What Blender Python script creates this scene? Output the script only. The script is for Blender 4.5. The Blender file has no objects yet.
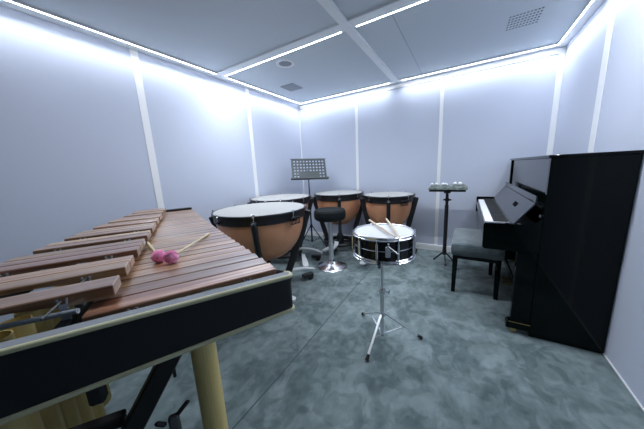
import bpy, math, random
from mathutils import Vector, Matrix
random.seed(7)
S = bpy.context.scene
COL = S.collection
PI = math.pi
R = math.radians

# ------------------------------------------------------------------ mesh builder
class MB:
    def __init__(self):
        self.v = []; self.f = []; self.sm = []
    def add(self, vs, fs, smooth=False, M=None):
        n = len(self.v)
        for p in vs:
            p = Vector(p)
            self.v.append(tuple(M @ p if M else p))
        for q in fs:
            self.f.append([i + n for i in q]); self.sm.append(smooth)
        return self
    def box(self, x0, y0, z0, x1, y1, z1, b=0.0, M=None):
        if x0 > x1: x0, x1 = x1, x0
        if y0 > y1: y0, y1 = y1, y0
        if z0 > z1: z0, z1 = z1, z0
        b = min(b, (x1-x0)*.45, (y1-y0)*.45, (z1-z0)*.45)
        if b <= 0:
            vs = [(x, y, z) for z in (z0, z1) for x, y in ((x0, y0), (x1, y0), (x1, y1), (x0, y1))]
            fs = [(3,2,1,0),(4,5,6,7),(0,1,5,4),(1,2,6,5),(2,3,7,6),(3,0,4,7)]
            return self.add(vs, fs, False, M)
        X = (x0, x1); Y = (y0, y1); Z = (z0, z1)
        vs = []; idx = {}
        for i in (0,1):
            for j in (0,1):
                for k in (0,1):
                    sx, sy, sz = (1,-1)[i], (1,-1)[j], (1,-1)[k]
                    for a in range(3):
                        p = [X[i]+sx*b, Y[j]+sy*b, Z[k]+sz*b]
                        p[a] = (X[i], Y[j], Z[k])[a]
                        idx[(i,j,k,a)] = len(vs); vs.append(tuple(p))
        fs = []
        g = lambda i,j,k,a: idx[(i,j,k,a)]
        for s in (0,1):
            q = [g(s,0,0,0), g(s,1,0,0), g(s,1,1,0), g(s,0,1,0)]; fs.append(q if s else q[::-1])
            q = [g(0,s,0,1), g(0,s,1,1), g(1,s,1,1), g(1,s,0,1)]; fs.append(q if s else q[::-1])
            q = [g(0,0,s,2), g(1,0,s,2), g(1,1,s,2), g(0,1,s,2)]; fs.append(q if s else q[::-1])
        for p in (0,1):
            for q in (0,1):
                e = [g(0,p,q,1), g(1,p,q,1), g(1,p,q,2), g(0,p,q,2)]; fs.append(e if (p ^ q) else e[::-1])
                e = [g(p,0,q,0), g(p,0,q,2), g(p,1,q,2), g(p,1,q,0)]; fs.append(e if (p ^ q) else e[::-1])
                e = [g(p,q,0,0), g(p,q,1,0), g(p,q,1,1), g(p,q,0,1)]; fs.append(e if (p ^ q) else e[::-1])
        for i in (0,1):
            for j in (0,1):
                for k in (0,1):
                    t = [g(i,j,k,0), g(i,j,k,1), g(i,j,k,2)]; fs.append(t if (i+j+k) % 2 else t[::-1])
        return self.add(vs, fs, False, M)
    def tube(self, pts, r, n=12, caps=True, closed=False, M=None):
        pts = [Vector(p) for p in pts]; m = len(pts)
        rs = r if isinstance(r, (list, tuple)) else [r]*m
        vs = []; fs = []
        up = None
        for i, p in enumerate(pts):
            if closed: t = pts[(i+1) % m] - pts[i-1]
            else: t = pts[min(i+1, m-1)] - pts[max(i-1, 0)]
            t.normalize()
            if up is None:
                up = Vector((0,0,1)) if abs(t.z) < .9 else Vector((1,0,0))
            sx = t.cross(up).normalized(); up = sx.cross(t).normalized()
            for k in range(n):
                a = 2*PI*k/n
                vs.append(p + (sx*math.cos(a) + up*math.sin(a))*rs[i])
        for i in range(m if closed else m-1):
            j = (i+1) % m
            for k in range(n):
                fs.append((i*n+k, i*n+(k+1) % n, j*n+(k+1) % n, j*n+k))
        self.add(vs, fs, True, M)
        if caps and not closed:
            self.add(vs[:n], [tuple(range(n))[::-1]], False, M)
            self.add(vs[-n:], [tuple(range(n))], False, M)
        return self
    def lathe(self, prof, n=48, M=None, smooth=True):
        # prof: (r, z) list; r==0 closes with a pole
        vs = []; fs = []; rows = []
        for r, z in prof:
            if r < 1e-6:
                rows.append([len(vs)]); vs.append((0,0,z))
            else:
                rows.append(list(range(len(vs), len(vs)+n)))
                vs += [(r*math.cos(2*PI*k/n), r*math.sin(2*PI*k/n), z) for k in range(n)]
        for a, b in zip(rows, rows[1:]):
            for k in range(n):
                l = (k+1) % n
                if len(a) == 1 and len(b) == 1: continue
                if len(a) == 1: fs.append((a[0], b[l], b[k]))
                elif len(b) == 1: fs.append((a[k], a[l], b[0]))
                else: fs.append((a[k], a[l], b[l], b[k]))
        return self.add(vs, fs, smooth, M)
    def prism(self, poly, axis, c0, c1, M=None, smooth=False):
        # poly: 2D points in the plane perpendicular to axis (order x,y / x,z / y,z)
        def p3(p, c):
            return (c, p[0], p[1]) if axis == 'x' else (p[0], c, p[1]) if axis == 'y' else (p[0], p[1], c)
        n = len(poly)
        vs = [p3(p, c0) for p in poly] + [p3(p, c1) for p in poly]
        self.add(vs, [tuple(range(n)), tuple(range(2*n-1, n-1, -1))], False, M)
        self.add(vs, [(i, i+n, (i+1) % n+n, (i+1) % n) for i in range(n)], smooth, M)
        return self
    def beam(self, a, b, w, h, bev=.002, ref=(0,0,1)):
        a = Vector(a); b = Vector(b); d = b-a; L = d.length; d.normalize()
        s = d.cross(Vector(ref)).normalized(); t = s.cross(d)
        M = Matrix((( d.x, s.x, t.x, a.x), (d.y, s.y, t.y, a.y), (d.z, s.z, t.z, a.z), (0,0,0,1)))
        return self.box(0, -w/2, -h/2, L, w/2, h/2, bev, M)
    def ball(self, c, r, n=20, sz=1.0):
        prof = [(0 if i in (0, n//2) else r*math.sin(2*PI*i/n), -r*sz*math.cos(2*PI*i/n)) for i in range(n//2+1)]
        return self.lathe(prof, n, Matrix.Translation(Vector(c)))
    def mesh(self, name, mat):
        me = bpy.data.meshes.new(name)
        me.from_pydata(self.v, [], self.f); me.validate(); me.update()
        import bmesh
        bm = bmesh.new(); bm.from_mesh(me)
        bmesh.ops.remove_doubles(bm, verts=bm.verts, dist=1e-5)
        bmesh.ops.recalc_face_normals(bm, faces=bm.faces)
        for e in bm.edges:
            if len(e.link_faces) == 2 and e.calc_face_angle(0) > R(38): e.smooth = False
        bm.to_mesh(me); bm.free()
        for m in (mat if isinstance(mat, list) else [mat]): me.materials.append(m)
        return me
    def build(self, name, mat, parent=None, loc=(0,0,0), rot=(0,0,0)):
        o = bpy.data.objects.new(name, self.mesh(name, mat))
        COL.objects.link(o); o.location = loc; o.rotation_euler = rot
        if parent: o.parent = parent
        return o

def link(name, me, parent=None, loc=(0,0,0), rot=(0,0,0)):
    o = bpy.data.objects.new(name, me); COL.objects.link(o)
    o.location = loc; o.rotation_euler = rot
    if parent: o.parent = parent
    return o
def tag(o, label=None, cat=None, group=None, kind=None):
    if label: o['label'] = label
    if cat: o['category'] = cat
    if group: o['group'] = group
    if kind: o['kind'] = kind
    return o
def empty(name, loc, rz=0, label=None, cat=None, group=None):
    o = bpy.data.objects.new(name, None); COL.objects.link(o)
    o.empty_display_size = .05
    o.location = loc; o.rotation_euler = (0,0,rz)
    return tag(o, label, cat, group)
def struct(name, mb, mat):
    o = mb.build(name, mat); o['kind'] = 'structure'; return o
def RZ(a): return Matrix.Rotation(a, 4, 'Z')
def T(x, y, z): return Matrix.Translation((x, y, z))

# ------------------------------------------------------------------ materials
def pm(name, col, rough=.5, metal=0., coat=0., spec=.5, bump=None, emis=None):
    m = bpy.data.materials.new(name); m.use_nodes = True
    nt = m.node_tree; b = nt.nodes['Principled BSDF']
    b.inputs['Base Color'].default_value = (*col, 1)
    b.inputs['Roughness'].default_value = rough
    b.inputs['Metallic'].default_value = metal
    b.inputs['Coat Weight'].default_value = coat
    b.inputs['Coat Roughness'].default_value = .05
    b.inputs['Specular IOR Level'].default_value = spec
    if emis:
        b.inputs['Emission Color'].default_value = (*emis[:3], 1)
        b.inputs['Emission Strength'].default_value = emis[3]
    if bump:
        sc, st, dist = bump
        tc = nt.nodes.new('ShaderNodeTexCoord'); no = nt.nodes.new('ShaderNodeTexNoise')
        no.inputs['Scale'].default_value = sc; no.inputs['Detail'].default_value = 4
        bp = nt.nodes.new('ShaderNodeBump'); bp.inputs['Strength'].default_value = st; bp.inputs['Distance'].default_value = dist
        nt.links.new(tc.outputs['Object'], no.inputs['Vector'])
        nt.links.new(no.outputs['Fac'], bp.inputs['Height']); nt.links.new(bp.outputs['Normal'], b.inputs['Normal'])
    return m

def mottled(name, c1, c2, scale, rough=.8, detail=6, dist=0., bump=(300, .2, .002), stretch=(1,1,1), lo=.35, hi=.65, sheen=0.):
    m = pm(name, c1, rough); nt = m.node_tree; b = nt.nodes['Principled BSDF']
    tc = nt.nodes.new('ShaderNodeTexCoord'); mp = nt.nodes.new('ShaderNodeMapping')
    mp.inputs['Scale'].default_value = stretch
    no = nt.nodes.new('ShaderNodeTexNoise'); no.inputs['Scale'].default_value = scale
    no.inputs['Detail'].default_value = detail; no.inputs['Distortion'].default_value = dist
    cr = nt.nodes.new('ShaderNodeValToRGB')
    cr.color_ramp.elements[0].position = lo; cr.color_ramp.elements[0].color = (*c1, 1)
    cr.color_ramp.elements[1].position = hi; cr.color_ramp.elements[1].color = (*c2, 1)
    L = nt.links.new
    L(tc.outputs['Object'], mp.inputs['Vector']); L(mp.outputs['Vector'], no.inputs['Vector'])
    L(no.outputs['Fac'], cr.inputs['Fac']); L(cr.outputs['Color'], b.inputs['Base Color'])
    if bump:
        n2 = nt.nodes.new('ShaderNodeTexNoise'); n2.inputs['Scale'].default_value = bump[0]; n2.inputs['Detail'].default_value = 3
        bp = nt.nodes.new('ShaderNodeBump'); bp.inputs['Strength'].default_value = bump[1]; bp.inputs['Distance'].default_value = bump[2]
        L(tc.outputs['Object'], n2.inputs['Vector']); L(n2.outputs['Fac'], bp.inputs['Height']); L(bp.outputs['Normal'], b.inputs['Normal'])
    b.inputs['Sheen Weight'].default_value = sheen
    return m

def wood_mat():
    m = pm('rosewood', (.3,.15,.1), .33, coat=1., spec=.6); nt = m.node_tree; b = nt.nodes['Principled BSDF']
    b.inputs['Coat Roughness'].default_value = .28
    N = nt.nodes.new; L = nt.links.new
    tc = N('ShaderNodeTexCoord'); oi = N('ShaderNodeObjectInfo')
    off = N('ShaderNodeVectorMath'); off.operation = 'MULTIPLY_ADD'
    cmb = N('ShaderNodeCombineXYZ')
    for k in range(3): L(oi.outputs['Random'], cmb.inputs[k])
    L(cmb.outputs[0], off.inputs[0]); off.inputs[1].default_value = (37, 53, 19); L(tc.outputs['Object'], off.inputs[2])
    mp = N('ShaderNodeMapping'); mp.inputs['Scale'].default_value = (60, 2.2, 60)
    L(off.outputs[0], mp.inputs['Vector'])
    n1 = N('ShaderNodeTexNoise'); n1.inputs['Scale'].default_value = 1.0; n1.inputs['Detail'].default_value = 7; n1.inputs['Distortion'].default_value = .6
    L(mp.outputs[0], n1.inputs['Vector'])
    cr = N('ShaderNodeValToRGB'); e = cr.color_ramp.elements
    e[0].position = .30; e[0].color = (.11, .036, .016, 1)
    e[1].position = .72; e[1].color = (.50, .36, .21, 1)
    k = e.new(.5); k.color = (.27, .135, .068, 1)
    L(n1.outputs['Fac'], cr.inputs['Fac'])
    hs = N('ShaderNodeHueSaturation')
    mr = N('ShaderNodeMapRange'); mr.inputs['To Min'].default_value = .75; mr.inputs['To Max'].default_value = 1.6
    L(oi.outputs['Random'], mr.inputs['Value']); L(mr.outputs[0], hs.inputs['Value'])
    ml = N('ShaderNodeMath'); ml.operation = 'FRACT'; m2 = N('ShaderNodeMath'); m2.operation = 'MULTIPLY'; m2.inputs[1].default_value = 7.31
    L(oi.outputs['Random'], m2.inputs[0]); L(m2.outputs[0], ml.inputs[0])
    mh = N('ShaderNodeMapRange'); mh.inputs['To Min'].default_value = .487; mh.inputs['To Max'].default_value = .515
    L(ml.outputs[0], mh.inputs['Value']); L(mh.outputs[0], hs.inputs['Hue'])
    L(cr.outputs[0], hs.inputs['Color']); L(hs.outputs[0], b.inputs['Base Color'])
    return m

def carpet_mat():
    m = pm('suede_carpet', (.1,.14,.15), .95, spec=.15); nt = m.node_tree; b = nt.nodes['Principled BSDF']
    N = nt.nodes.new; L = nt.links.new
    tc = N('ShaderNodeTexCoord')
    # brushed pile patches of several sizes
    def noise(scale, dist, det, stretch=(1,1,1), rot=0, seed=0):
        mp = N('ShaderNodeMapping'); mp.inputs['Scale'].default_value = stretch; mp.inputs['Rotation'].default_value = (0,0,rot); mp.inputs['Location'].default_value = (seed, seed*.7, 0)
        n = N('ShaderNodeTexNoise'); n.inputs['Scale'].default_value = scale; n.inputs['Detail'].default_value = det; n.inputs['Distortion'].default_value = dist
        L(tc.outputs['Object'], mp.inputs['Vector']); L(mp.outputs[0], n.inputs['Vector']); return n.outputs['Fac']
    a = noise(3.6, .5, 7); c = noise(8.5, 1.1, 6, (1,.8,1), .6, 3.1); d = noise(22, .3, 5, (1,.7,1), -.4, 8.)
    def ramp(x, lo, hi):
        r = N('ShaderNodeMapRange'); r.inputs['From Min'].default_value = lo; r.inputs['From Max'].default_value = hi
        r.interpolation_type = 'SMOOTHSTEP'; L(x, r.inputs['Value']); return r.outputs[0]
    def mad(x, k, y):
        r = N('ShaderNodeMath'); r.operation = 'MULTIPLY_ADD'; L(x, r.inputs[0]); r.inputs[1].default_value = k
        if isinstance(y, float): r.inputs[2].default_value = y
        else: L(y, r.inputs[2])
        return r.outputs[0]
    f = mad(ramp(a, .42, .58), .40, mad(ramp(c, .45, .57), .30, mad(d, .8, -.25)))
    cr = N('ShaderNodeValToRGB'); e = cr.color_ramp.elements
    e[0].position = .05; e[0].color = (.088, .125, .130, 1); e[1].position = 1.; e[1].color = (.245, .310, .315, 1)
    L(f, cr.inputs['Fac']); L(cr.outputs[0], b.inputs['Base Color'])
    n2 = N('ShaderNodeTexNoise'); n2.inputs['Scale'].default_value = 260; n2.inputs['Detail'].default_value = 3
    bp = N('ShaderNodeBump'); bp.inputs['Strength'].default_value = .35; bp.inputs['Distance'].default_value = .003
    L(tc.outputs['Object'], n2.inputs['Vector']); L(n2.outputs['Fac'], bp.inputs['Height']); L(bp.outputs['Normal'], b.inputs['Normal'])
    b.inputs['Sheen Weight'].default_value = .15
    return m

M_wall = mottled('wall_felt', (.57,.62,.74), (.61,.66,.77), 900, .95, 2, bump=(700, .15, .001))
M_ceil = pm('ceiling_panel', (.64,.70,.75), .8)
M_white = pm('white_trim', (.92,.93,.94), .45)
M_beam = pm('painted_beam', (.88,.91,.93), .5)
M_carpet = carpet_mat()
M_darkwall = pm('dark_front_wall', (.03,.045,.045), .8)  # unseen wall, coloured dark to dim the near end and the piano's reflection
M_seam = pm('carpet_seam', (.06,.09,.10), .95)
M_led = pm('led', (1,1,1), .5, emis=(.85,.905,1.0,8))
M_wood = wood_mat()
M_black = pm('black_paint', (.012,.013,.015), .38)
M_blackmatte = pm('black_matte', (.018,.02,.022), .6)
M_gloss = pm('black_lacquer', (.002,.005,.005), .05)
M_gloss.node_tree.nodes['Principled BSDF'].inputs['IOR'].default_value = 1.27
M_leather = pm('black_vinyl', (.013,.016,.018), .6, bump=(600, .3, .0006))
M_seat = pm('seat_vinyl', (.008,.011,.012), .7, spec=.2, bump=(300, .2, .0006))
M_gloss2 = pm('black_lacquer_front', (.002,.005,.005), .07)
M_gloss2.node_tree.nodes['Principled BSDF'].inputs['IOR'].default_value = 1.75
M_cream = pm('cream_piping', (.68,.67,.42), .4)
M_gold = mottled('gold_tube', (.70,.56,.22), (.78,.63,.26), 5, .45, bump=None)
M_gold.node_tree.nodes['Principled BSDF'].inputs['Metallic'].default_value = .05
M_chrome = pm('chrome', (.68,.70,.73), .22, 1.)
M_satin = pm('satin_chrome', (.74,.77,.80), .36, .85)
M_alu = pm('brushed_aluminium', (.55,.60,.66), .42, .6)
M_bluecap = pm('grey_cap', (.22,.24,.26), .45)
M_silver = pm('silver_casting', (.72,.76,.78), .45, .1)
M_head = pm('drum_head', (.40,.405,.39), .7, spec=.2)
M_coated = pm('coated_head', (.66,.68,.72), .6, bump=(400, .1, .0004))
M_copper = mottled('copper_bowl', (.72,.32,.17), (.82,.40,.22), 3, .38, bump=(9, .12, .01))
M_copper.node_tree.nodes['Principled BSDF'].inputs['Metallic'].default_value = .3
M_pink = mottled('pink_yarn', (.95,.24,.52), (1.0,.42,.68), 60, .9, bump=(140, .9, .004), sheen=.4)
M_rattan = mottled('rattan', (.62,.52,.30), (.72,.62,.40), 8, .5, stretch=(20,20,1), bump=None)
M_stick = pm('maple', (.66,.56,.42), .45)
M_ivory = pm('white_key', (.83,.85,.88), .25)
M_velvet = mottled('teal_velvet', (.055,.085,.095), (.11,.15,.165), 7, .75, dist=1.5, sheen=.6)
M_desk = pm('grey_metal_desk', (.085,.10,.105), .5, .2)
M_brass = pm('brass', (.55,.40,.16), .3, .9)
M_towel = mottled('grey_green_towel', (.07,.095,.088), (.18,.215,.20), 40, .95, bump=(180, .9, .006), sheen=.3)
M_yarn = pm('white_yarn', (.80,.82,.83), .9, bump=(250, .6, .002))
M_rubber = pm('rubber', (.012,.012,.013), .75)
M_dark = pm('dark_hole', (.008,.009,.010), .9, spec=0.)
M_snare = pm('black_snare_shell', (.006,.007,.008), .15, .3)
M_speak = pm('speaker_mesh', (.30,.34,.38), .7)
M_grille = pm('grille_grey', (.36,.40,.44), .6)

# ------------------------------------------------------------------ room
XL, XR, YB, YF, ZC, ZT = -2.547, .787, 3.55, -1.35, 2.322, 2.304
W = .12
struct('floor', MB().box(XL-W, YF-W, -.1, XR+W, YB+W, 0), M_carpet)
struct('ceiling', MB().box(XL-W, YF-W, ZC, XR+W, YB+W, ZC+.1), M_ceil)
struct('wall_left', MB().box(XL-W, YF-W, 0, XL, YB+W, ZC), M_wall)
struct('wall_right', MB().box(XR, YF-W, 0, XR+W, YB+W, ZC), M_wall)
struct('wall_back', MB().box(XL, YB, 0, XR, YB+W, ZC), M_wall)
struct('wall_front', MB().box(XL, YF-W, 0, XR, YF, ZC), M_darkwall)
ti = [0]
def trim(mb, mat=None):
    ti[0] += 1
    return struct('trim_%d' % ti[0], mb, mat or M_white)
# ceiling perimeter trim and cross beams
TW = .105
trim(MB().box(XL, YF, ZT, XL+TW, YB, ZC, .001), M_beam)
trim(MB().box(XR-.085, YF, ZT, XR, YB, ZC, .001), M_beam)
trim(MB().box(XL+TW, YB-.09, ZT, XR-.085, YB, ZC, .001), M_beam)
trim(MB().box(XL+TW, YF, ZT, XR-.085, YF+.09, ZC, .001), M_beam)
trim(MB().box(XL+TW, 1.885, ZT, XR-.085, 1.996, ZC, .001), M_beam)
trim(MB().box(-.912, YF+.09, ZT-.003, -.842, YB-.09, ZC, .001), M_beam)
# thin ceiling panel joint
trim(MB().box(-.547, 2.01, ZC-.0012, -.543, YB-.1, ZC), M_speak)
# vertical wall joints
for y in (-.12, 1.146, 2.412):
    trim(MB().box(XL, y-.03, .05, XL+.004, y+.03, ZT, .001))
for x in (-1.475, -.316):
    trim(MB().box(x-.021, YB-.005, .085, x+.021, YB, ZT-.06, .001))
trim(MB().box(XR-.05, YB-.006, .085, XR-.001, YB, ZT-.06, .001))
trim(MB().box(XL, YB-.006, .085, XL+.022, YB, ZT-.06, .001))
trim(MB().box(XL, YB-.008, ZT-.06, XR, YB, ZT-.012, .001))
for y in (.18, 1.38, 2.60):
    trim(MB().box(XR-.004, y-.045, .012, XR, y+.045, ZT, .001))
struct('baseboard_back', MB().box(XL, YB-.014, 0, XR, YB, .085, .003), M_white)
struct('baseboard_left', MB().box(XL, YF, 0, XL+.01, YB-.014, .05, .002), M_white)
struct('baseboard_right', MB().box(XR-.006, YF, 0, XR, YB-.014, .012, .002), M_white)
# carpet seams (raised joints of the carpet sheets)
mb = MB()
n = 40
vs = []; fs = []
for i in range(n+1):
    y = YF + (YB-YF)*i/n; x = -.905 + .012*math.sin(y*2.1)
    vs += [(x-.0035, y, .0003), (x, y, .0022), (x+.0035, y, .0003)]
for i in range(n):
    for k in (0,1): fs.append((3*i+k, 3*i+k+1, 3*i+k+4, 3*i+k+3))
trim(mb.add(vs, fs, True), M_seam)

# LED strips: glowing diffuser plus the downward beam of its diodes
SPREAD, WATT = 130, 1.15
def led(name_label, x0, y0, x1, y1, grp='LED strips along the ceiling edges'):
    c = Vector(((x0+x1)/2, (y0+y1)/2, ZT))
    m = MB(); L = max(abs(x1-x0), abs(y1-y0))/2
    if abs(x1-x0) > abs(y1-y0): m.box(-L, -.0042, -.0015, L, .0042, .006)
    else: m.box(-.0042, -L, -.0015, .0042, L, .006)
    o = m.build('led_strip', M_led, loc=c)
    la = bpy.data.lights.new('led_lamp', 'AREA'); la.shape = 'RECTANGLE'; la.spread = R(SPREAD)
    la.size, la.size_y = (2*L, .012) if abs(x1-x0) > abs(y1-y0) else (.012, 2*L)
    la.energy = WATT*2*L
    if 'beam' in grp: la.spread = R(160); la.energy = 4.4*2*L
    la.color = (.86, .91, 1.0)
    lo = bpy.data.objects.new('led_lamp', la); COL.objects.link(lo); lo.parent = o; lo.location = (0, 0, -.003)
    return tag(o, name_label, 'light', grp)
xa, xb, yb_ = XL+TW-.009, XR-.085+.009, YB-.09+.009
led('long glowing LED strip on the ceiling along the left wall, nearest the viewer', xa, .10, xa, 1.885)
trim(MB().box(XL+TW, .30, ZT, XR-.085, .411, ZC, .001), M_beam)
led('added out-of-view LED strip on the nearer ceiling beam, brightening the marimba', -1.60, .403, -.945, .403, 'LED strips on the ceiling beams')  # unseen strip, added to put more light on the marimba
led('short glowing LED strip above the left wall, running into the far left corner', xa, 2.05, xa, yb_)
led('glowing LED strip on the ceiling along the back wall, left of the ceiling cross beam', xa+.012, yb_, -.955, yb_)
led('glowing LED strip on the ceiling along the back wall, right of the ceiling cross beam', -.80, yb_, xb-.012, yb_)
led('glowing LED strip on the ceiling along the right wall above the piano', xb, 1.5, xb, yb_)
led('glowing LED strip on the middle ceiling beam, left of where the beams cross', xa+.02, 1.988, -.945, 1.988, 'LED strips on the ceiling beams')
led('glowing LED strip on the middle ceiling beam, right of where the beams cross', -.812, 1.988, xb-.02, 1.988, 'LED strips on the ceiling beams')

# ceiling fittings
t = empty('ceiling_speaker', (-1.705, 2.19, ZC), 0, 'round white speaker set in the ceiling behind the middle beam', 'speaker')
MB().lathe([(.100,0),(.098,-.006),(.085,-.009),(.070,-.006),(.066,-.001)], 40).build('bezel', M_white, t)
MB().lathe([(.066,-.0015),(.04,-.004),(0,-.005)], 32).build('speaker_grille', M_speak, t)
t = empty('ceiling_grille', (-2.10, 2.80, ZC), 0, 'small square grey vent grille in the ceiling near the far left corner', 'vent')
MB().box(-.10,-.11,-.002,.10,.11,0,.0005).build('backing', M_dark, t)
m = MB()
for i in range(15):
    x = -.098+.014*i; m.box(x-.005,-.11,-.006,x+.005,.11,-.002)
m.box(-.105,-.115,-.007,-.097,.115,0); m.box(.097,-.115,-.007,.105,.115,0); m.box(-.105,-.115,-.007,.105,-.107,0); m.box(-.105,.107,-.007,.105,.115,0)
m.build('grille_slats', M_grille, t)
t = empty('perforated_ceiling_vent', (.33, 2.75, ZC), 0, 'rectangular vent of small dark holes in the ceiling above the piano', 'vent')
m = MB()
for i in range(10):
    for j in range(6):
        x = -.098+.0218*i; y = -.11+.22/5*j
        m.lathe([(0,-.0015),(0.0066,-.0015),(0.0066,0)], 12, T(x, y, 0))
m.build('vent_hole', M_dark, t)['kind'] = 'stuff'

# ------------------------------------------------------------------ marimba (local x: near->far, local y: towards accidentals)
mar = empty('marimba', (0,0,0), R(150.3), 'large rosewood marimba with black cream-edged end panel running along the left wall', 'marimba')
NB = 31
pit = [.0635 - .0178*(k/(NB-1)) for k in range(NB)]
sc = 1.66/sum(pit); pit = [p*sc for p in pit] if False else pit
bnd = [.655]
for p in pit: bnd.append(bnd[-1]+p)
def u_out(a):
    s = a-.67; return .197-.145*s+.017*s*s
U_IN = -.238
def u_left(a):
    q = 2.15-a; return -(.388+.165*q)
U_TIP = -.187
ZN, ZA, TH = .915, .958, .021
def bar_mesh(length, w, TH=.023):
    m = MB(); h = TH; L = length/2; hw = w/2
    # cross-section swept along y, with arch cut underneath
    ys = [-L, -L+.002, -L*.62, -L*.45, -L*.25, 0, L*.25, L*.45, L*.62, L-.002, L]
    hh = [h, h, h, h*.75, h*.55, h*.5, h*.55, h*.75, h, h, h]
    vs = []; fs = []; c = .0025
    for i, (y, t_) in enumerate(zip(ys, hh)):
        e = .0015 if i in (0, len(ys)-1) else 0
        pts = [(-hw+e, -t_+e), (hw-e, -t_+e), (hw-e, -c-e), (hw-c-e, -e), (-hw+c+e, -e), (-hw+e, -c-e)]
        vs += [(x, y, z) for x, z in pts]
    k = 6
    for i in range(len(ys)-1):
        for j in range(k): fs.append((i*k+j, i*k+(j+1) % k, (i+1)*k+(j+1) % k, (i+1)*k+j))
    fs.append(tuple(range(k))); fs.append(tuple(range((len(ys)-1)*k, len(ys)*k)))
    return m.add(vs, fs, False).mesh('wooden_bar', M_wood)
for k in range(NB):
    a = (bnd[k]+bnd[k+1])/2; o_ = u_out(a); i_ = U_IN + .0
    link('wooden_bar', bar_mesh(o_-i_, pit[k]-.003), mar, (a, -(o_+i_)/2, ZN))
acc = []   # naturals start on A: A B C D E F G ...
for k in range(1, NB):
    if 'ABCDEFG'[(k-1) % 7] + 'ABCDEFG'[k % 7] in ('AB','CD','DE','FG','GA'):
        a = bnd[k]+.012; acc.append((k, a))
        l_ = u_left(a); 
        link('wooden_bar', bar_mesh(U_TIP-l_, pit[k]-(.0035 if k > 1 else -.004), .028-.004*k/NB), mar, (a, -(U_TIP+l_)/2, ZA))
A0, A1 = .62, 2.36
# rails with cord posts
post = MB().box(-.002,-.008,-.055,.002,.008,-.004,.001).tube([(0,-.006,-.006),(0,-.008,.008)], .003, 8).tube([(0,.006,-.006),(0,.008,.008)], .003, 8).mesh('cord_post', M_alu)
def rail(ufun, z, gaps):
    m = MB(); N = 12
    P = [(A0+(A1-A0)*i/N, -ufun(A0+(A1-A0)*i/N), z-.075) for i in range(N+1)]
    for p, q in zip(P, P[1:]): m.beam(p, q, .022, .035, 0)
    r = m.build('support_rail', M_blackmatte, mar)
    c = MB().tube([(p[0], p[1], z-.012) for p in P], .002, 8).build('suspension_cord', M_desk, r)
    for g in gaps: link('cord_post', post, r, (g, -ufun(g), z-.015))
nl = lambda f, g, t: (lambda a: f(a)*(1-t)+g(a)*t)
inn = lambda a: U_IN; tip = lambda a: U_TIP
gn = [bnd[k] for k in range(0, NB+1)]
ga = sorted(set([round(a-pit[k]*.5, 3) for k, a in acc] + [round(a+pit[k]*.5, 3) for k, a in acc]))
ga2 = [ga[0]]
for g in ga[1:]:
    if g-ga2[-1] > .02: ga2.append(g)
rail(nl(u_out, inn, .21), ZN, gn)
rail(nl(u_out, inn, .80), ZN-.001, gn[::2])
rail(nl(tip, u_left, .20), ZA, ga2)
rail(nl(tip, u_left, .80), ZA, ga2)
# transverse cord rail at the near end of the accidentals
MB().tube([(.672,.245,.925),(.70,.36,.918),(.72,.62,.905)], .006, 10).build('end_cord_rail', M_alu, mar)
# resonators
for k in range(NB):
    a = (bnd[k]+bnd[k+1])/2; rr = .0325-.0135*k/NB
    if k > 0: rr = min(rr, pit[k]/2-.0008)
    uc = (u_out(a)+U_IN)/2 - (.003 if k == 0 else .006); L = min(.70, .78*2**(-k/7)+.03)
    if k == 0: a -= .001
    m = MB().lathe([(rr-.002, -.02), (rr-.002, 0), (rr, 0), (rr, -L), (rr-.006, -L-.012), (0, -L-.014)], 28)
    m.build('resonator_tube', M_gold, mar, (a, -uc, .872))
for k in range(1, NB):      # every other one of these is a silent dummy tube
    a = bnd[k]+.012
    rr = min(.030-.012*k/NB, pit[k]/2-.001)
    uc = (U_TIP+u_left(a))/2; L = min(.70, .76*2**(-(k-.5)/7)+.03)
    MB().lathe([(rr-.002, -.02), (rr-.002, 0), (rr, 0), (rr, -L), (rr-.006, -L-.012), (0, -L-.014)], 24).build('resonator_tube', M_gold, mar, (a, -uc, .885))
# near end panel: rounded slab
def rslab(x0, x1, y0, y1, z0, z1, r, m=None, n=6):
    poly = []
    for cx_, cy_, s in ((x1-r, y1-r, 0), (x0+r, y1-r, 90), (x0+r, y0+r, 180), (x1-r, y0+r, 270)):
        for i in range(n+1):
            a = R(s+90*i/n); poly.append((cx_+r*math.cos(a), cy_+r*math.sin(a)))
    (m or MB())
    m.prism(poly, 'z', z0, z1, smooth=True); return poly
PX0, PX1, PY0, PY1, PZ0, PZ1 = .569, .598, -.211, .70, .822, .923
def tap(p):      # the panel deepens a little towards the low end
    k = p[1]-PY0; t_ = (p[2]-PZ0)/(PZ1-PZ0)
    return (p[0], p[1], p[2]+.010*k*t_-.040*k*(1-t_))
m = MB(); poly = rslab(PX0, PX1, PY0, PY1, PZ0, PZ1, .013, m); m.v = [tap(v) for v in m.v]
panel = m.build('end_panel', M_leather, mar)
m = MB(); rslab(PX0+.003, PX1-.002, PY0+.003, PY1-.003, PZ1, PZ1+.003, .010, m); m.v = [tap(v) for v in m.v]; m.build('top_cap', M_bluecap, panel)
def ring_off(z): return [tap((x, y, z)) for x, y in poly]
pt = MB().tube(ring_off(PZ1-.001)[7:28], .0056, 10).build('piping', M_cream, panel); pt['label'] = 'cream piping along the top edge'
pt = MB().tube(ring_off(PZ0+.002)[7:28], .0056, 10).build('piping', M_cream, panel); pt['label'] = 'cream piping along the bottom edge'
# far end panel
FX = bnd[-1]+.022
m = MB(); rslab(FX, FX+.030, .004, .42, .84, .928, .012, m); m.build('end_panel', M_leather, mar)
m = MB(); m.box(FX+.004, .02, .928, FX+.026, .40, .932); m.build('top_cap', M_bluecap, mar)
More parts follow.
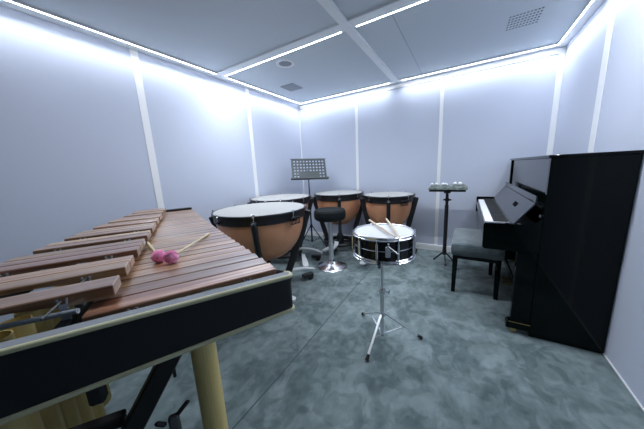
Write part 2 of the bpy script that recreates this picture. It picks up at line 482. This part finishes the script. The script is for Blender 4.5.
# cross rails tying the rails to the panels
MB().box(.593, -.17, .80, .625, .62, .84, .003).build('cross_rail', M_blackmatte, mar)
MB().box(FX-.02, .01, .84, FX, .40, .87, .003).build('cross_rail', M_blackmatte, mar)
# near end frame: splayed legs, crossbars and height clamp
def caster(parent, x, y, r=.03, foot=False):
    c = MB().tube([(x-.012, y, r), (x+.012, y, r)], r, 20).build('caster', M_rubber, parent)
    MB().box(x-.02, y-.006, r, x-.014, y+.006, r*2.4, .001).box(x+.014, y-.006, r, x+.02, y+.006, r*2.4, .001).box(x-.02, y-.012, r*2.2, x+.02, y+.012, r*2.6, .002).build('caster_fork', M_chrome, c)
    return c
MB().beam((.655, .07, .80), (.655, .52, .10), .035, .045, .004).build('leg', M_black, mar)
MB().beam((.655, .62, .80), (.655, .64, .10), .035, .045, .004).build('leg', M_black, mar)
MB().beam((.70, .22, .60), (.70, .62, .63), .03, .03, .004).build('crossbar', M_blackmatte, mar)
MB().beam((.67, .12, .50), (.67, .62, .50), .03, .05, .004).build('crossbar', M_blackmatte, mar)
m = MB().box(.655, .105, .50, .675, .13, .575, .005); cl = m.build('height_clamp', M_desk, mar)
MB().beam((.665, .115, .565), (.665, .078, .600), .008, .012, .003).build('lever', M_black, cl)
MB().beam((.665, .135, .555), (.665, .158, .575), .012, .014, .005).build('lever', M_black, cl)
MB().tube([(.68, .098, .86), (.68, .10, .674)], .004, 8).build('hanger_rod', M_black, mar)
MB().box(.66, .235, .69, .69, .265, .80, .006).build('rail_bracket', M_blackmatte, mar)
caster(mar, .655, .52); caster(mar, .655, .64)
MB().box(.63, .48, .078, .68, .68, .11, .004).build('foot_bar', M_black, mar)
MB().beam((FX+.01, .06, .85), (FX+.01, .06, .078), .03, .04, .004).build('leg', M_black, mar)
MB().beam((FX+.01, .36, .85), (FX+.01, .36, .078), .03, .04, .004).build('leg', M_black, mar)
MB().beam((FX+.01, .06, .30), (FX+.01, .36, .30), .02, .03, .004).build('crossbar', M_blackmatte, mar)
caster(mar, FX+.01, .06); caster(mar, FX+.01, .36)

# mallets on the bars
def mallet(head, tail, label, hr=.0208):
    h = Vector(head); t_ = Vector(tail)
    o = empty('marimba_mallet', h, 0, label, 'mallet', 'pink mallets on the marimba')
    d = (t_-h)
    MB().tube([d*0, d*.5, d], [.0046,.0048,.0052], 12).build('shaft', M_rattan, o)
    q = d.normalized().to_track_quat('Z', 'Y').to_matrix().to_4x4()
    prof = [(0,-hr*.92)]+[(hr*math.cos(a)*(1+.0*a), hr*.92*math.sin(a)) for a in [R(-80+160*i/14) for i in range(15)]]+[(0,hr*.92)]
    hd = MB(); hd.lathe(prof, 28, q)
    # wound yarn ridges
    hd.build('mallet_head', M_pink, o)
    m = MB()
    for k in range(7):
        rt = q @ Matrix.Rotation(PI*k/7, 4, 'Z') @ Matrix.Rotation(R(62), 4, 'X')
        m.tube([(rt @ Vector((hr*math.cos(2*PI*i/24), hr*math.sin(2*PI*i/24), .001*k))) for i in range(24)], .0016, 6, closed=True)
    m.build('yarn_winding', M_pink, o)
mallet((-.888,.366,ZN+.0208), (-1.235,.470,ZN+.0050), 'left pink yarn mallet of the crossed pair, stick reaching under the raised bars')
mallet((-.836,.380,ZN+.0208), (-1.060,.664,ZN+.0048), 'right pink yarn mallet of the crossed pair, stick pointing to the timpani')

# ------------------------------------------------------------------ timpani
def timpano(cx_, cy_, D, zt, a0, feet, pedal, bd, label, gauge=None):
    Rr = D/2
    t = empty('timpano', (cx_, cy_, 0), 0, label, 'timpani', 'timpani')
    rb = Rr-.030; z0 = zt-.070; h = bd
    prof = []
    for i in range(21):
        th = PI/2*i/20
        prof.append((rb*math.cos(th)**.8 if i < 20 else 0, z0-h*math.sin(th)))
    MB().lathe([(rb, z0+.03)]+prof, 64).build('bowl', M_copper, t)
    MB().lathe([(0, zt+.001), (Rr-.06, zt+.001), (Rr-.022, zt), (Rr-.014, zt-.004), (Rr-.012, zt-.018)], 72).build('drumhead', M_head, t)
    MB().lathe([(Rr-.013, zt-.006), (Rr-.010, zt-.001), (Rr-.003, zt-.001), (Rr, zt-.006), (Rr, zt-.020), (Rr-.013, zt-.020), (Rr-.013, zt-.006)], 72).build('counterhoop', M_black, t)
    MB().lathe([(Rr-.026, zt-.024), (Rr-.014, zt-.022), (Rr-.014, zt-.082), (Rr-.020, zt-.088), (Rr-.030, zt-.088)], 72).build('rim_band', M_black, t)
    for k in range(8):
        a = a0+PI/4*k; Mx = RZ(a)
        rd = MB().tube([(Rr+.004, 0, zt+.006), (Rr+.004, 0, zt-.075)], .0045, 10, M=Mx).tube([(Rr+.004, -.013, zt+.008), (Rr+.004, .013, zt+.008)], .004, 8, M=Mx).box(Rr-.014, -.009, zt-.018, Rr+.010, .009, zt-.004, .003, Mx)
        rd = rd.build('tension_rod', M_chrome, t)
        MB().box(Rr-.016, -.018, zt-.070, Rr+.014, .018, zt-.048, .004, Mx).build('lug', M_chrome if k % 2 == 0 else M_black, rd)
    for k in range(4):
        a = a0+PI/2*k
        c, s = math.cos(a), math.sin(a)
        p0 = Vector(((Rr+.018)*c, (Rr+.018)*s, zt-.045)); p1 = Vector((.175*c, .175*s, .075)); pm_ = p0*.5+p1*.5+Vector((.004*c,.004*s,0))
        MB().beam(p0, p1, .044, .068, .010, ref=(c, s, 0)).build('strut', M_black, t)
    MB().lathe([(.235,.085),(.245,.10),(.245,.115),(.235,.13),(.18,.13),(.17,.115),(.17,.10),(.18,.085),(.235,.085)], 48).build('base_ring', M_black, t)
    hub = MB().lathe([(0,.07),(.05,.07),(.06,.09),(.05,.20),(.03,.24),(0,.24)], 28)
    for k in range(4): hub.box(.04, -.014, .09, .19, .014, .12, .003, RZ(a0+PI/2*k))
    hub.build('hub', M_black, t)
    MB().tube([(0,0,.22),(0,0,z0-h+.02)], .012, 12).build('pull_rod', M_chrome, t)
    for fa, f0, fl in feet:
        A = R(fa); M1 = RZ(A); P = []
        N = 10; vs = []; fs = []
        for i in range(N+1):
            s = i/N; r_ = f0+(fl-f0)*s; z = .162-.045*s*s; y = .03*math.sin(s*PI)
            w = .032-.006*s
            vs += [(r_, y-w, z), (r_, y+w, z), (r_, y+w*.8, z-.022), (r_, y-w*.8, z-.022)]
        for i in range(N):
            for j in range(4): fs.append((4*i+j, 4*i+(j+1) % 4, 4*i+4+(j+1) % 4, 4*i+4+j))
        fs += [(0,1,2,3), (4*N, 4*N+1, 4*N+2, 4*N+3)]
        f_ = MB().add(vs, fs, False, M1).build('foot', M_silver, t)
        c = MB().tube([M1 @ Vector((fl-.06, -.016, .034)), M1 @ Vector((fl-.06, .016, .034))], .034, 20).build('caster', M_rubber, f_)
        MB().box(fl-.15, -.024, .035, fl-.025, -.017, .075, .003, M1).box(fl-.15, .017, .035, fl-.025, .024, .075, .003, M1).box(fl-.15, -.024, .066, fl-.025, .024, .078, .003, M1).build('caster_housing', M_black, f_)
    if pedal:
        x0, y0, x1, y1 = pedal; p0 = 0; p1 = math.hypot(x1-x0, y1-y0); M1 = T(x0, y0, 0) @ RZ(math.atan2(y1-y0, x1-x0))
        p_ = MB().prism([(p0, -.02), (p0+.05, -.022), (p1-.1, -.034), (p1-.02, -.032), (p1, -.014), (p1, .014), (p1-.02, .032), (p1-.1, .034), (p0+.05, .022), (p0, .02)], 'z', 0, .014, T(0,0,.085) @ M1 @ Matrix.Rotation(R(3), 4, 'Y')).build('pedal', M_silver, t)
        MB().beam(Vector((x0*.4,y0*.4,.10)), M1 @ Vector((p0+.03,0,.085)), .02, .02, .003).build('pedal_link', M_black, p_)
    if gauge is not None:
        g = RZ(R(gauge)) 
        m = MB().box(Rr+.014, -.055, zt-.060, Rr+.022, .055, zt-.052, .002, g).box(Rr+.014, -.055, zt-.112, Rr+.022, .055, zt-.104, .002, g)
        for k in range(7): m.box(Rr+.015, -.055+.0175*k-.002, zt-.106, Rr+.021, -.055+.0175*k+.003, zt-.055, .001, g)
        m.box(Rr-.016, -.02, zt-.085, Rr+.016, .02, zt-.065, .002, g)
        m.build('tuning_gauge', M_black, t)
    return t
timpano(-1.677, 1.613, .87, .868, R(-52), [(60,.20,.54),(153,.22,.45),(273,.22,.42)], (.22,-.10,.44,-.12), .43, 'largest copper timpano with black rim, nearest one right beside the marimba', -6)
timpano(-2.115, 2.415, .79, .872, R(-50), [(16,.22,.54),(125,.22,.42),(245,.22,.42)], (.285,.035,.54,-.26), .40, 'copper timpano mostly hidden behind the largest one, by the left wall', None)
timpano(-1.614, 3.137, .72, .858, R(-62), [(-80,.20,.40),(40,.20,.36),(160,.20,.40)], (-.02,-.24,-.05,-.44), .41, 'copper timpano behind the round black stool, by the back wall', None)
timpano(-.866, 3.108, .65, .847, R(-74), [(32,.20,.42),(152,.20,.36),(-88,.20,.36)], (-.05,-.24,-.16,-.60), .40, 'smallest copper timpano standing behind the snare drum', -42)

# ------------------------------------------------------------------ music stand
def vlook(): pass
ms = empty('music_stand', (-2.085, 3.06, 0), R(42), 'black folding music stand with perforated grey desk between two timpani', 'music stand')
# desk: plate with square holes, local x wide
DW, DH = .53, .33; cols, rows = 24, 16
m = MB()
holes = set()
nx, nz = 10, 6
cellx = []; 
def cuts(n, size, marg, hole):
    step = (size-2*marg)/n; out = [-size/2]
    hs = []
    for i in range(n):
        c = -size/2+marg+step*(i+.5); out += [c-hole/2, c+hole/2]; hs.append(len(out)-2)
    out.append(size/2); return out, hs
cxs, hx = cuts(nx, DW, .022, .026); czs, hz = cuts(nz, DH, .016, .024)
th = .002
for i in range(len(cxs)-1):
    for j in range(len(czs)-1):
        if i in hx and j in hz:
            ii = hx.index(i); jj = hz.index(j)
            if not (jj < 2 and 2 <= ii <= 7): continue
        m.box(cxs[i], -th/2, czs[j], cxs[i+1], th/2, czs[j+1])
dk = empty
desk_rot = (R(-24), R(1.5), 0)
dsk = m.build('desk', M_desk, ms, (.012, -.02, 1.222), desk_rot)
sh = MB().box(-.285, -.055, -.173, .285, .004, -.167, .001).box(-.285, -.057, -.173, .285, -.053, -.155, .001).build('ledge', M_desk, dsk)
MB().box(-.275,-.003,.163,.275,.004,.173,.001).build('top_edge', M_desk, dsk)
MB().tube([(0,.012,1.20),(0,.0,1.13),(0,0,.78)], .009, 12).build('upper_pole', M_black, ms)
MB().tube([(0,0,.80),(0,0,.06)], .013, 12).build('pole', M_black, ms)
MB().lathe([(0,.76),(.02,.76),(.021,.80),(.013,.83),(0,.83)], 16).tube([(.0,0,.785),(.05,0,.785)], .008, 8).build('height_knob', M_black, ms)
MB().lathe([(0,.30),(.02,.30),(.02,.35),(0,.35)], 16).build('collar', M_black, ms)
for k in range(3):
    a = R(-36+120*k); c, s = math.cos(a), math.sin(a)
    lg = MB().tube([(.015*c,.015*s,.33),(.25*c,.25*s,.012)], .008, 8).build('leg', M_black, ms)
    MB().tube([(.012*c,.012*s,.07),(.15*c,.15*s,.145)], .005, 8).build('brace', M_black, lg)
    MB().ball((.25*c,.25*s,.013), .013, 12).build('rubber_foot', M_rubber, lg)

# ------------------------------------------------------------------ round stool
st = empty('round_stool', (-1.39, 2.45, 0), 0, 'round black padded stool on a chrome column and disc base', 'stool')
MB().lathe([(0,.0),(.190,0),(.190,.006),(.178,.016),(.13,.036),(.08,.055),(.045,.075),(.034,.10),(0,.10)], 56).build('base', M_chrome, st)
MB().lathe([(0,.07),(.031,.07),(.031,.30),(.027,.305),(.027,.61),(0,.61)], 32).build('column', M_satin, st)
MB().lathe([(0,.605),(.12,.605),(.172,.608),(.188,.622),(.193,.66),(.190,.706),(.176,.728),(.13,.738),(0,.742)], 56).build('seat', M_seat, st)
MB().tube([(.02,0,.59),(.10,-.02,.58),(.13,-.026,.578)], .005, 8).build('height_lever', M_chrome, st)

# ------------------------------------------------------------------ snare drum and stand
SX, SY, ST = -.426, 1.420, .814
sn = empty('snare_drum', (SX, SY, ST-.16), 0, 'black snare drum with chrome hoops and white head on a chrome stand', 'snare drum')
r = .178
MB().lathe([(r-.004,.012),(r,.012),(r,.072),(r+.003,.075),(r+.003,.083),(r,.086),(r,.148),(r-.004,.148)], 64).build('shell', M_snare, sn)
MB().lathe([(0,.153),(r-.01,.153),(r,.150),(r+.001,.142)], 64).build('batter_head', M_coated, sn)
MB().lathe([(0,.008),(r-.008,.008),(r+.001,.014)], 64).build('resonant_head', M_coated, sn)
for z, sgn in ((.138, 1), (.002, -1)):
    p = [(r+.001, z), (r+.013, z), (r+.014, z+.004), (r+.008, z+.008), (r+.008, z+.018), (r+.002, z+.022), (r-.001, z+.020), (r+.001, z+.012), (r+.001, z)]
    MB().lathe(p, 64).build('hoop', M_chrome, sn)
for k in range(10):
    a = PI/5*k+R(-84); Mx = RZ(a)
    rd = MB().tube([(r+.014,0,.150),(r+.014,0,.006)], .003, 8, M=Mx).box(r+.009,-.005,.150,r+.019,.005,.160,.002,Mx).build('tension_rod', M_chrome, sn)
    MB().tube([(r+.012,0,.125),(r+.012,0,.035)], .0075, 10, M=Mx).box(r-.001,-.006,.105,r+.012,.006,.118,.002,Mx).box(r-.001,-.006,.045,r+.012,.006,.055,.002,Mx).build('lug', M_chrome, rd)
Mx = RZ(R(-66))
tf = MB().box(r, -.014, .05, r+.022, .014, .115, .005, Mx).tube([(r+.012,0,.10),(r+.035,.0,.135)], .005, 8, M=Mx).tube([(r+.020,0,.115),(r+.050,.05,.080)], .005, 8, M=Mx).build('strainer', M_chrome, sn)
MB().box(r, -.012, .045, r+.014, .012, .08, .004, RZ(R(114))).build('butt_plate', M_chrome, sn)
MB().lathe([(0,.1545),(.0,.1545)], 4)
MB().lathe([(r+.0035,.077),(r+.0048,.079),(r+.0035,.081)], 64).build('centre_bead', M_chrome, sn)
# stand
ss = empty('snare_stand', (-.445, 1.458, 0), 0, 'chrome snare drum stand with three splayed black-tipped legs', 'drum stand')
dx, dy = SX+.445, SY-1.458
feet_w = [(-.473,1.231), (-.212,1.592), (-.671,1.670)]
MB().tube([(0,0,.035),(0,0,.38)], .015, 16).build('lower_tube', M_satin, ss)
MB().tube([(0,0,.36),(0,0,.594),(dx*.6,dy*.6,.614)], .0095, 14).build('upper_tube', M_satin, ss)
MB().lathe([(0,.355),(.020,.355),(.021,.385),(.015,.40),(0,.40)], 20).tube([(.015,0,.372),(.045,.01,.372)], .0035, 8).box(.04,-.004,.360,.048,.018,.384,.003).build('height_clamp', M_chrome, ss)
MB().lathe([(0,.19),(.021,.19),(.022,.22),(0,.22)], 20).build('leg_collar', M_chrome, ss)
MB().lathe([(0,.045),(.019,.045),(.020,.065),(0,.065)], 20).build('lower_collar', M_chrome, ss)
for fx, fy in feet_w:
    x, y = fx+.445, fy-1.458
    d = Vector((x, y, 0)).normalized(); s_ = Vector((-d.y, d.x, 0))
    top = d*.018+Vector((0,0,.207)); end = Vector((x, y, .012)); mid = top*.45+end*.55
    lg = MB().beam(top+s_*.0, end, .016, .009, .0015).build('leg', M_satin, ss)
    MB().tube([d*.018+Vector((0,0,.056)), mid], .0045, 8).build('brace', M_satin, lg)
    MB().tube([end-(end-top).normalized()*.03, end+(end-top).normalized()*.008], [.009,.012], 12).build('rubber_foot', M_rubber, lg)
bk = MB().ball((dx*.6,dy*.6,.614), .014, 14).tube([(dx*.6,dy*.6,.614),(dx*.6+.04,dy*.6-.02,.602)], .004, 8)
bk.build('tilter', M_black, ss)
for k in range(3):
    a = R(-80+120*k); c, s = math.cos(a), math.sin(a)
    ar = MB().tube([(dx*.8,dy*.8,.620),(dx+.10*c,dy+.10*s,.632),(dx+.195*c,dy+.195*s,.642),(dx+.206*c,dy+.206*s,.662)], .0055, 10).build('basket_arm', M_chrome, ss)
    MB().tube([(dx+.195*c,dy+.195*s,.644),(dx+.207*c,dy+.207*s,.686)], .009, 10).build('rubber_grip', M_rubber, ar)

def stick(butt, tip_, label):
    b = Vector(butt); t_ = Vector(tip_); d = t_-b
    o = MB().tube([d*0, d*.01, d*.72, d*.90, d*.955, d*.975, d*.99, d], [.005,.0075,.0075,.0042,.0032,.0048,.0045,.002], 14).build('drumstick', M_stick, None, b)
    tag(o, label, 'drumstick', 'drumsticks on the snare drum')
ZS = ST+.0075
stick((-.590,1.620,ZS+.001), (-.312,1.262,ZS), 'left wooden drumstick lying across the white snare head')
stick((-.484,1.690,ZS+.001), (-.288,1.262,ZS), 'right wooden drumstick lying across the white snare head')

# ------------------------------------------------------------------ trap table with towel and mallets
tt = empty('trap_table', (-.180, 3.14, 0), 0, 'narrow percussion tray table on a black pole by the back wall', 'stand')
MB().box(-.188, -.10, .885, .188, .10, .909, .004).build('tray', M_black, tt)
MB().tube([(0,0,.89),(0,0,.70)], .016, 12).build('upper_pole', M_black, tt)
MB().tube([(0,0,.72),(0,0,.10)], .021, 12).build('pole', M_black, tt)
MB().box(-.035,-.025,.885,.035,.025,.86,.004).build('tray_mount', M_black, tt)
MB().lathe([(0,.765),(.022,.765),(.022,.80),(0,.80)], 16).tube([(-.04,0,.782),(.045,0,.782)], .010, 8).build('height_clamp', M_black, tt)
MB().lathe([(0,.10),(.024,.10),(.024,.16),(0,.16)], 16).build('leg_hub', M_black, tt)
for k in range(3):
    a = R(-78+120*k); c, s = math.cos(a), math.sin(a)
    lg = MB().tube([(.015*c,.015*s,.12),(.04*c,.04*s,.10),(.12*c,.12*s,.012)], .009, 8).build('leg', M_black, tt)
    MB().ball((.12*c,.12*s,.013), .013, 12).build('rubber_foot', M_rubber, lg)
# rumpled towel
m = MB(); N1, N2 = 60, 24; vs = []; fs = []
def tw(i, j, top):
    x = -.200+.40*i/N1; y = -.115+.23*j/N2
    ed = min(1, min(i, N1-i)/4, min(j, N2-j)/4)
    z = .899+(.040*ed**.5+.006*math.sin(x*62+1.3)*math.cos(y*40)+.004*math.sin(x*130+y*70) if top else 0)*(1 if top else 0)
    return (x+.003*math.sin(y*60), y+.004*math.sin(x*45), max(z, .8985))
for j in range(N2+1):
    for i in range(N1+1): vs.append(tw(i, j, True))
for j in range(N2+1):
    for i in range(N1+1):
        p = tw(i, j, False); vs.append((p[0], p[1], .8975))
n0 = (N1+1)*(N2+1)
for j in range(N2):
    for i in range(N1):
        a = j*(N1+1)+i
        fs.append((a, a+1, a+N1+2, a+N1+1)); fs.append((n0+a, n0+a+N1+1, n0+a+N1+2, n0+a+1))
per = [i for i in range(N1+1)]+[(j*(N1+1)+N1) for j in range(1, N2+1)]+[N2*(N1+1)+i for i in range(N1-1, -1, -1)]+[j*(N1+1) for j in range(N2-1, 0, -1)]
for a, b in zip(per, per[1:]+per[:1]): fs.append((a, b, n0+b, n0+a))
tag(m.add(vs, fs, True).build('towel', M_towel, None, (-.180, 3.14, 0.012)), 'rumpled grey-green towel covering the percussion tray', 'towel')
tl = [(-.155,-.06,'white-headed mallet at the left end of the towel'), (-.110,-.04,'second white-headed mallet from the left end of the towel'),
      (-.042,-.05,'white-headed mallet left of the middle of the towel'), (-.008,-.07,'white-headed mallet in the middle of the towel'),
      (.080,-.05,'white-headed mallet right of the middle of the towel'), (.132,-.06,'white-headed mallet nearest the right end of the towel')]
for i, (x, y, lb) in enumerate(tl):
    hr = .017 if i < 4 else .021
    o = empty('soft_mallet', (-.185+x, 3.14+y, .957+hr*.8), 0, lb, 'mallet', 'white-headed mallets on the towel')
    MB().ball((0,0,0), hr, 20, .9).build('mallet_head', M_yarn, o)
    MB().tube([(0,0,0),(.012*((i % 3)-1), .15, -.004)], .0035, 8).build('shaft', M_stick, o)

# ------------------------------------------------------------------ piano
PXF, PXB, PYN, PYF, PTOP = .43, .784, 1.953, 3.49, 1.222
pn = empty('upright_piano', ((PXF+PXB)/2, (PYN+PYF)/2, 0), 0, 'glossy black upright piano with open keyboard against the right wall', 'piano')
OX, OY = (PXF+PXB)/2, (PYN+PYF)/2
def pb(name, mb, mat, parent=None):
    mm = T(-OX, -OY, 0)
    mb.v = [tuple(mm @ Vector(v)) for v in mb.v]
    return mb.build(name, mat, parent or pn)
SIDE = .032
for y0 in (PYN, PYF-SIDE):
    pb('side_panel', MB().box(PXF, y0, .002, PXB, y0+SIDE, PTOP-.018, .002), M_gloss)
    # arm with rounded front and swept joint to the case
    arm = [(.124,.612),(.122,.775),(.128,.786),(.36,.786),(.395,.790),(.415,.802),(PXF-.0005,.825),(PXF-.0005,.600),(.135,.600)]
    pb('arm', MB().prism(arm, 'y', y0, y0+SIDE+.012*(1 if y0 == PYN else 0)), M_gloss)
    pb('front_leg', MB().box(.322, y0+.002, .085, PXF-.0005, y0+.055 if y0 == PYN else y0-.023, .600, .004), M_gloss)
    tb = pb('toe_block', MB().prism([(.300,.035),(.300,.070),(.312,.085),(PXF-.0005,.085),(PXF-.0005,.035)], 'y', y0-.004 if y0==PYN else y0-.02, y0+.056 if y0==PYN else y0+SIDE), M_gloss)
    pb('trim_strip', MB().box(.315, y0-.007, .083, .43, y0-.004, .088) if y0 == PYN else MB().box(.315, y0, .0855, .425, y0+.02, .0875), M_brass, tb)
    cs = pb('caster', MB().tube([(.345, y0+.008, .018), (.345, y0+.036, .018)], .018, 18), M_brass, tb)
pb('back_frame', MB().box(PXB-.05, PYN+SIDE, .06, PXB-.002, PYF-SIDE, PTOP-.02), M_black)
pb('bottom_board', MB().box(PXF+.01, PYN+SIDE, .035, PXB-.002, PYF-SIDE, .06), M_gloss)
pb('lower_panel', MB().box(PXF+.012, PYN+SIDE, .095, PXF+.030, PYF-SIDE, .600, .002), M_gloss)
pb('plinth', MB().box(PXF+.002, PYN+SIDE, .035, PXF+.03, PYF-SIDE, .093, .003), M_gloss)
pb('upper_panel', MB().box(PXF+.012, PYN+SIDE, .90, PXF+.030, PYF-SIDE, PTOP-.019, .002), M_gloss2)
pb('lid', MB().box(PXF-.012, PYN-.008, PTOP-.018, PXB+.002, PYF+.006, PTOP, .003), M_gloss)
pb('keybed', MB().box(.135, PYN+SIDE+.012, .62, PXF+.02, PYF-SIDE, .715, .003), M_gloss)
pb('key_slip', MB().box(.124, PYN+SIDE+.012, .70, .136, PYF-SIDE, .752, .002), M_gloss)
for y0, y1 in ((PYN+SIDE+.0125, PYN+.115), (PYF-.115, PYF-SIDE-.0005)):
    pb('key_block', MB().box(.137, y0, .715, .285, y1, .770, .003), M_gloss)
# keys
KY0, KY1 = PYN+.118, PYF-.118
kw = (KY1-KY0)/52
wk = MB().box(.140,-kw/2+.0005,.716,.285,kw/2-.0005,.764,.001); wk.v = [(x-OX, y, z) for x, y, z in wk.v]; wk = wk.mesh('white_key', M_ivory)
bkm = MB().prism([(.190,.760),(.193,.776),(.285,.777),(.285,.760)], 'y', -.0052, .0052); bkm.v = [(x-OX, y, z) for x, y, z in bkm.v]; bkm = bkm.mesh('black_key', M_blackmatte)
for k in range(52):
    link('white_key', wk, pn, (0, KY1-kw*(k+.5)-OY, 0))
    if k < 51 and 'ABCDEFG'[k % 7]+'ABCDEFG'[(k+1) % 7] in ('AB','CD','DE','FG','GA'):
        link('black_key', bkm, pn, (0, KY1-kw*(k+1)-OY, 0))
# open fallboard leaning back, with folded lip
fb = pb('fallboard', MB().prism([(.288,.772),(.292,.768),(.398,.915),(.396,.922),(.390,.921)], 'y', PYN+.05, PYF-.05), M_gloss2)
pb('felt_rail', MB().box(.276, PYN+.115, .768, .290, PYF-.115, .775, .001), M_desk, fb)
pb('lip', MB().prism([(.392,.925),(.40,.921),(.402,.965),(.394,.967)], 'y', PYN+.055, PYF-.055), M_gloss2, fb)
pb('lock_plate', MB().prism([(.338,.8451),(.358,.8743),(.3565,.8753),(.3365,.8461)], 'y', 2.33, 2.46), M_dark, fb)
pb('fallboard_hinge', MB().box(.415, PYN+SIDE+.002, .83, .435, PYN+SIDE+.02, .85, .003), M_chrome)
pb('music_shelf', MB().box(.415, PYN+SIDE, .885, PXF+.012, PYF-SIDE, .899, .002), M_gloss)
pb('action_rail', MB().box(.30, PYN+SIDE+.012, .715, .43, PYF-SIDE, .765, .002), M_black)
for i, y in enumerate((-.07, 0, .07)):
    pb('pedal', MB().prism([(PXF-.075,.055),(PXF-.075,.066),(PXF+.005,.075),(PXF+.005,.062)], 'y', OY+y-.012, OY+y+.012), M_brass)

# ------------------------------------------------------------------ bench
bn = empty('piano_bench', (.115, 2.69, 0), 0, 'black-legged piano bench under a teal velvet cover, in front of the piano', 'bench')
BX, BY = .165, .275
for sx in (-1, 1):
    for sy in (-1, 1):
        x, y = sx*BX, sy*BY
        MB().add([(x-.016,y-.016,0),(x+.016,y-.016,0),(x+.016,y+.016,0),(x-.016,y+.016,0),
                  (x-.022-.004*sx,y-.022,.40),(x+.022-.004*sx,y-.022,.40),(x+.022-.004*sx,y+.022,.40),(x-.022-.004*sx,y+.022,.40)],
                 [(3,2,1,0),(4,5,6,7),(0,1,5,4),(1,2,6,5),(2,3,7,6),(3,0,4,7)]).build('leg', M_gloss, bn)
MB().box(-BX-.014,-BY-.014,.335,BX+.014,BY+.014,.405,.003).build('apron', M_gloss, bn)
# velvet cover, puffy box with drape
m = MB(); n1, n2 = 28, 44; vs = []; fs = []
ex, ey = BX+.028, BY+.032
def cov(u_, v_):
    # u_,v_ in [-1,1] over the unfolded top + skirts
    su = max(-1, min(1, u_/.72)); sv = max(-1, min(1, v_/.80))
    x = su*ex; y = sv*ey
    du = max(0, abs(u_)-.72)/.28; dv = max(0, abs(v_)-.80)/.20
    d = max(du, dv)
    edge = max(abs(su), abs(sv))
    z = .498-.012*edge**6 - d*.105
    wob = .006*math.sin(y*26+x*9)*d + .005*math.sin(x*31)*d
    k = 1+.03*math.sin(d*PI)+.0
    z += .010*math.sin(y*14+2)*d
    return (x*k+wob, y*k+wob*.6, z+.004*math.sin(x*22)*math.cos(y*13)*(1-d))
for i in range(n1+1):
    for j in range(n2+1): vs.append(cov(-1+2*i/n1, -1+2*j/n2))
for i in range(n1):
    for j in range(n2):
        a = i*(n2+1)+j; fs.append((a, a+n2+1, a+n2+2, a+1))
m.add(vs, fs, True)
m.box(-BX-.012,-BY-.012,.40,BX+.012,BY+.012,.47,.01)
cv = m.build('velvet_cover', M_velvet, bn)
cv['label'] = 'teal velvet cover draped over the seat'

# ------------------------------------------------------------------ camera
cam = bpy.data.cameras.new('camera'); co = bpy.data.objects.new('camera', cam); COL.objects.link(co)
ya, pi_, ro, foc = 0.5495, -0.1863, 0.0486, 236.64
Ry = Matrix.Rotation(ya, 3, 'Z'); Rx = Matrix.Rotation(pi_, 3, 'X'); Rz = Matrix.Rotation(ro, 3, 'Y')
Rw = Ry @ Rx @ Rz                    # columns: right, forward, up
Mc = Matrix(((Rw[0][0], Rw[0][2], -Rw[0][1]), (Rw[1][0], Rw[1][2], -Rw[1][1]), (Rw[2][0], Rw[2][2], -Rw[2][1])))
co.matrix_world = Matrix.Translation((0,0,1.20)) @ Mc.to_4x4()
cam.sensor_width = 36; cam.sensor_fit = 'HORIZONTAL'; cam.lens = foc*36/644; cam.clip_start = .01
S.camera = co

w = bpy.data.worlds.new('world'); S.world = w; w.use_nodes = True
w.node_tree.nodes['Background'].inputs['Color'].default_value = (.02,.02,.025,1)
S.view_settings.view_transform = 'Standard'; S.view_settings.look = 'None'
S.view_settings.gamma = 1; S.view_settings.use_curve_mapping = False
S.view_settings.exposure = 1.4
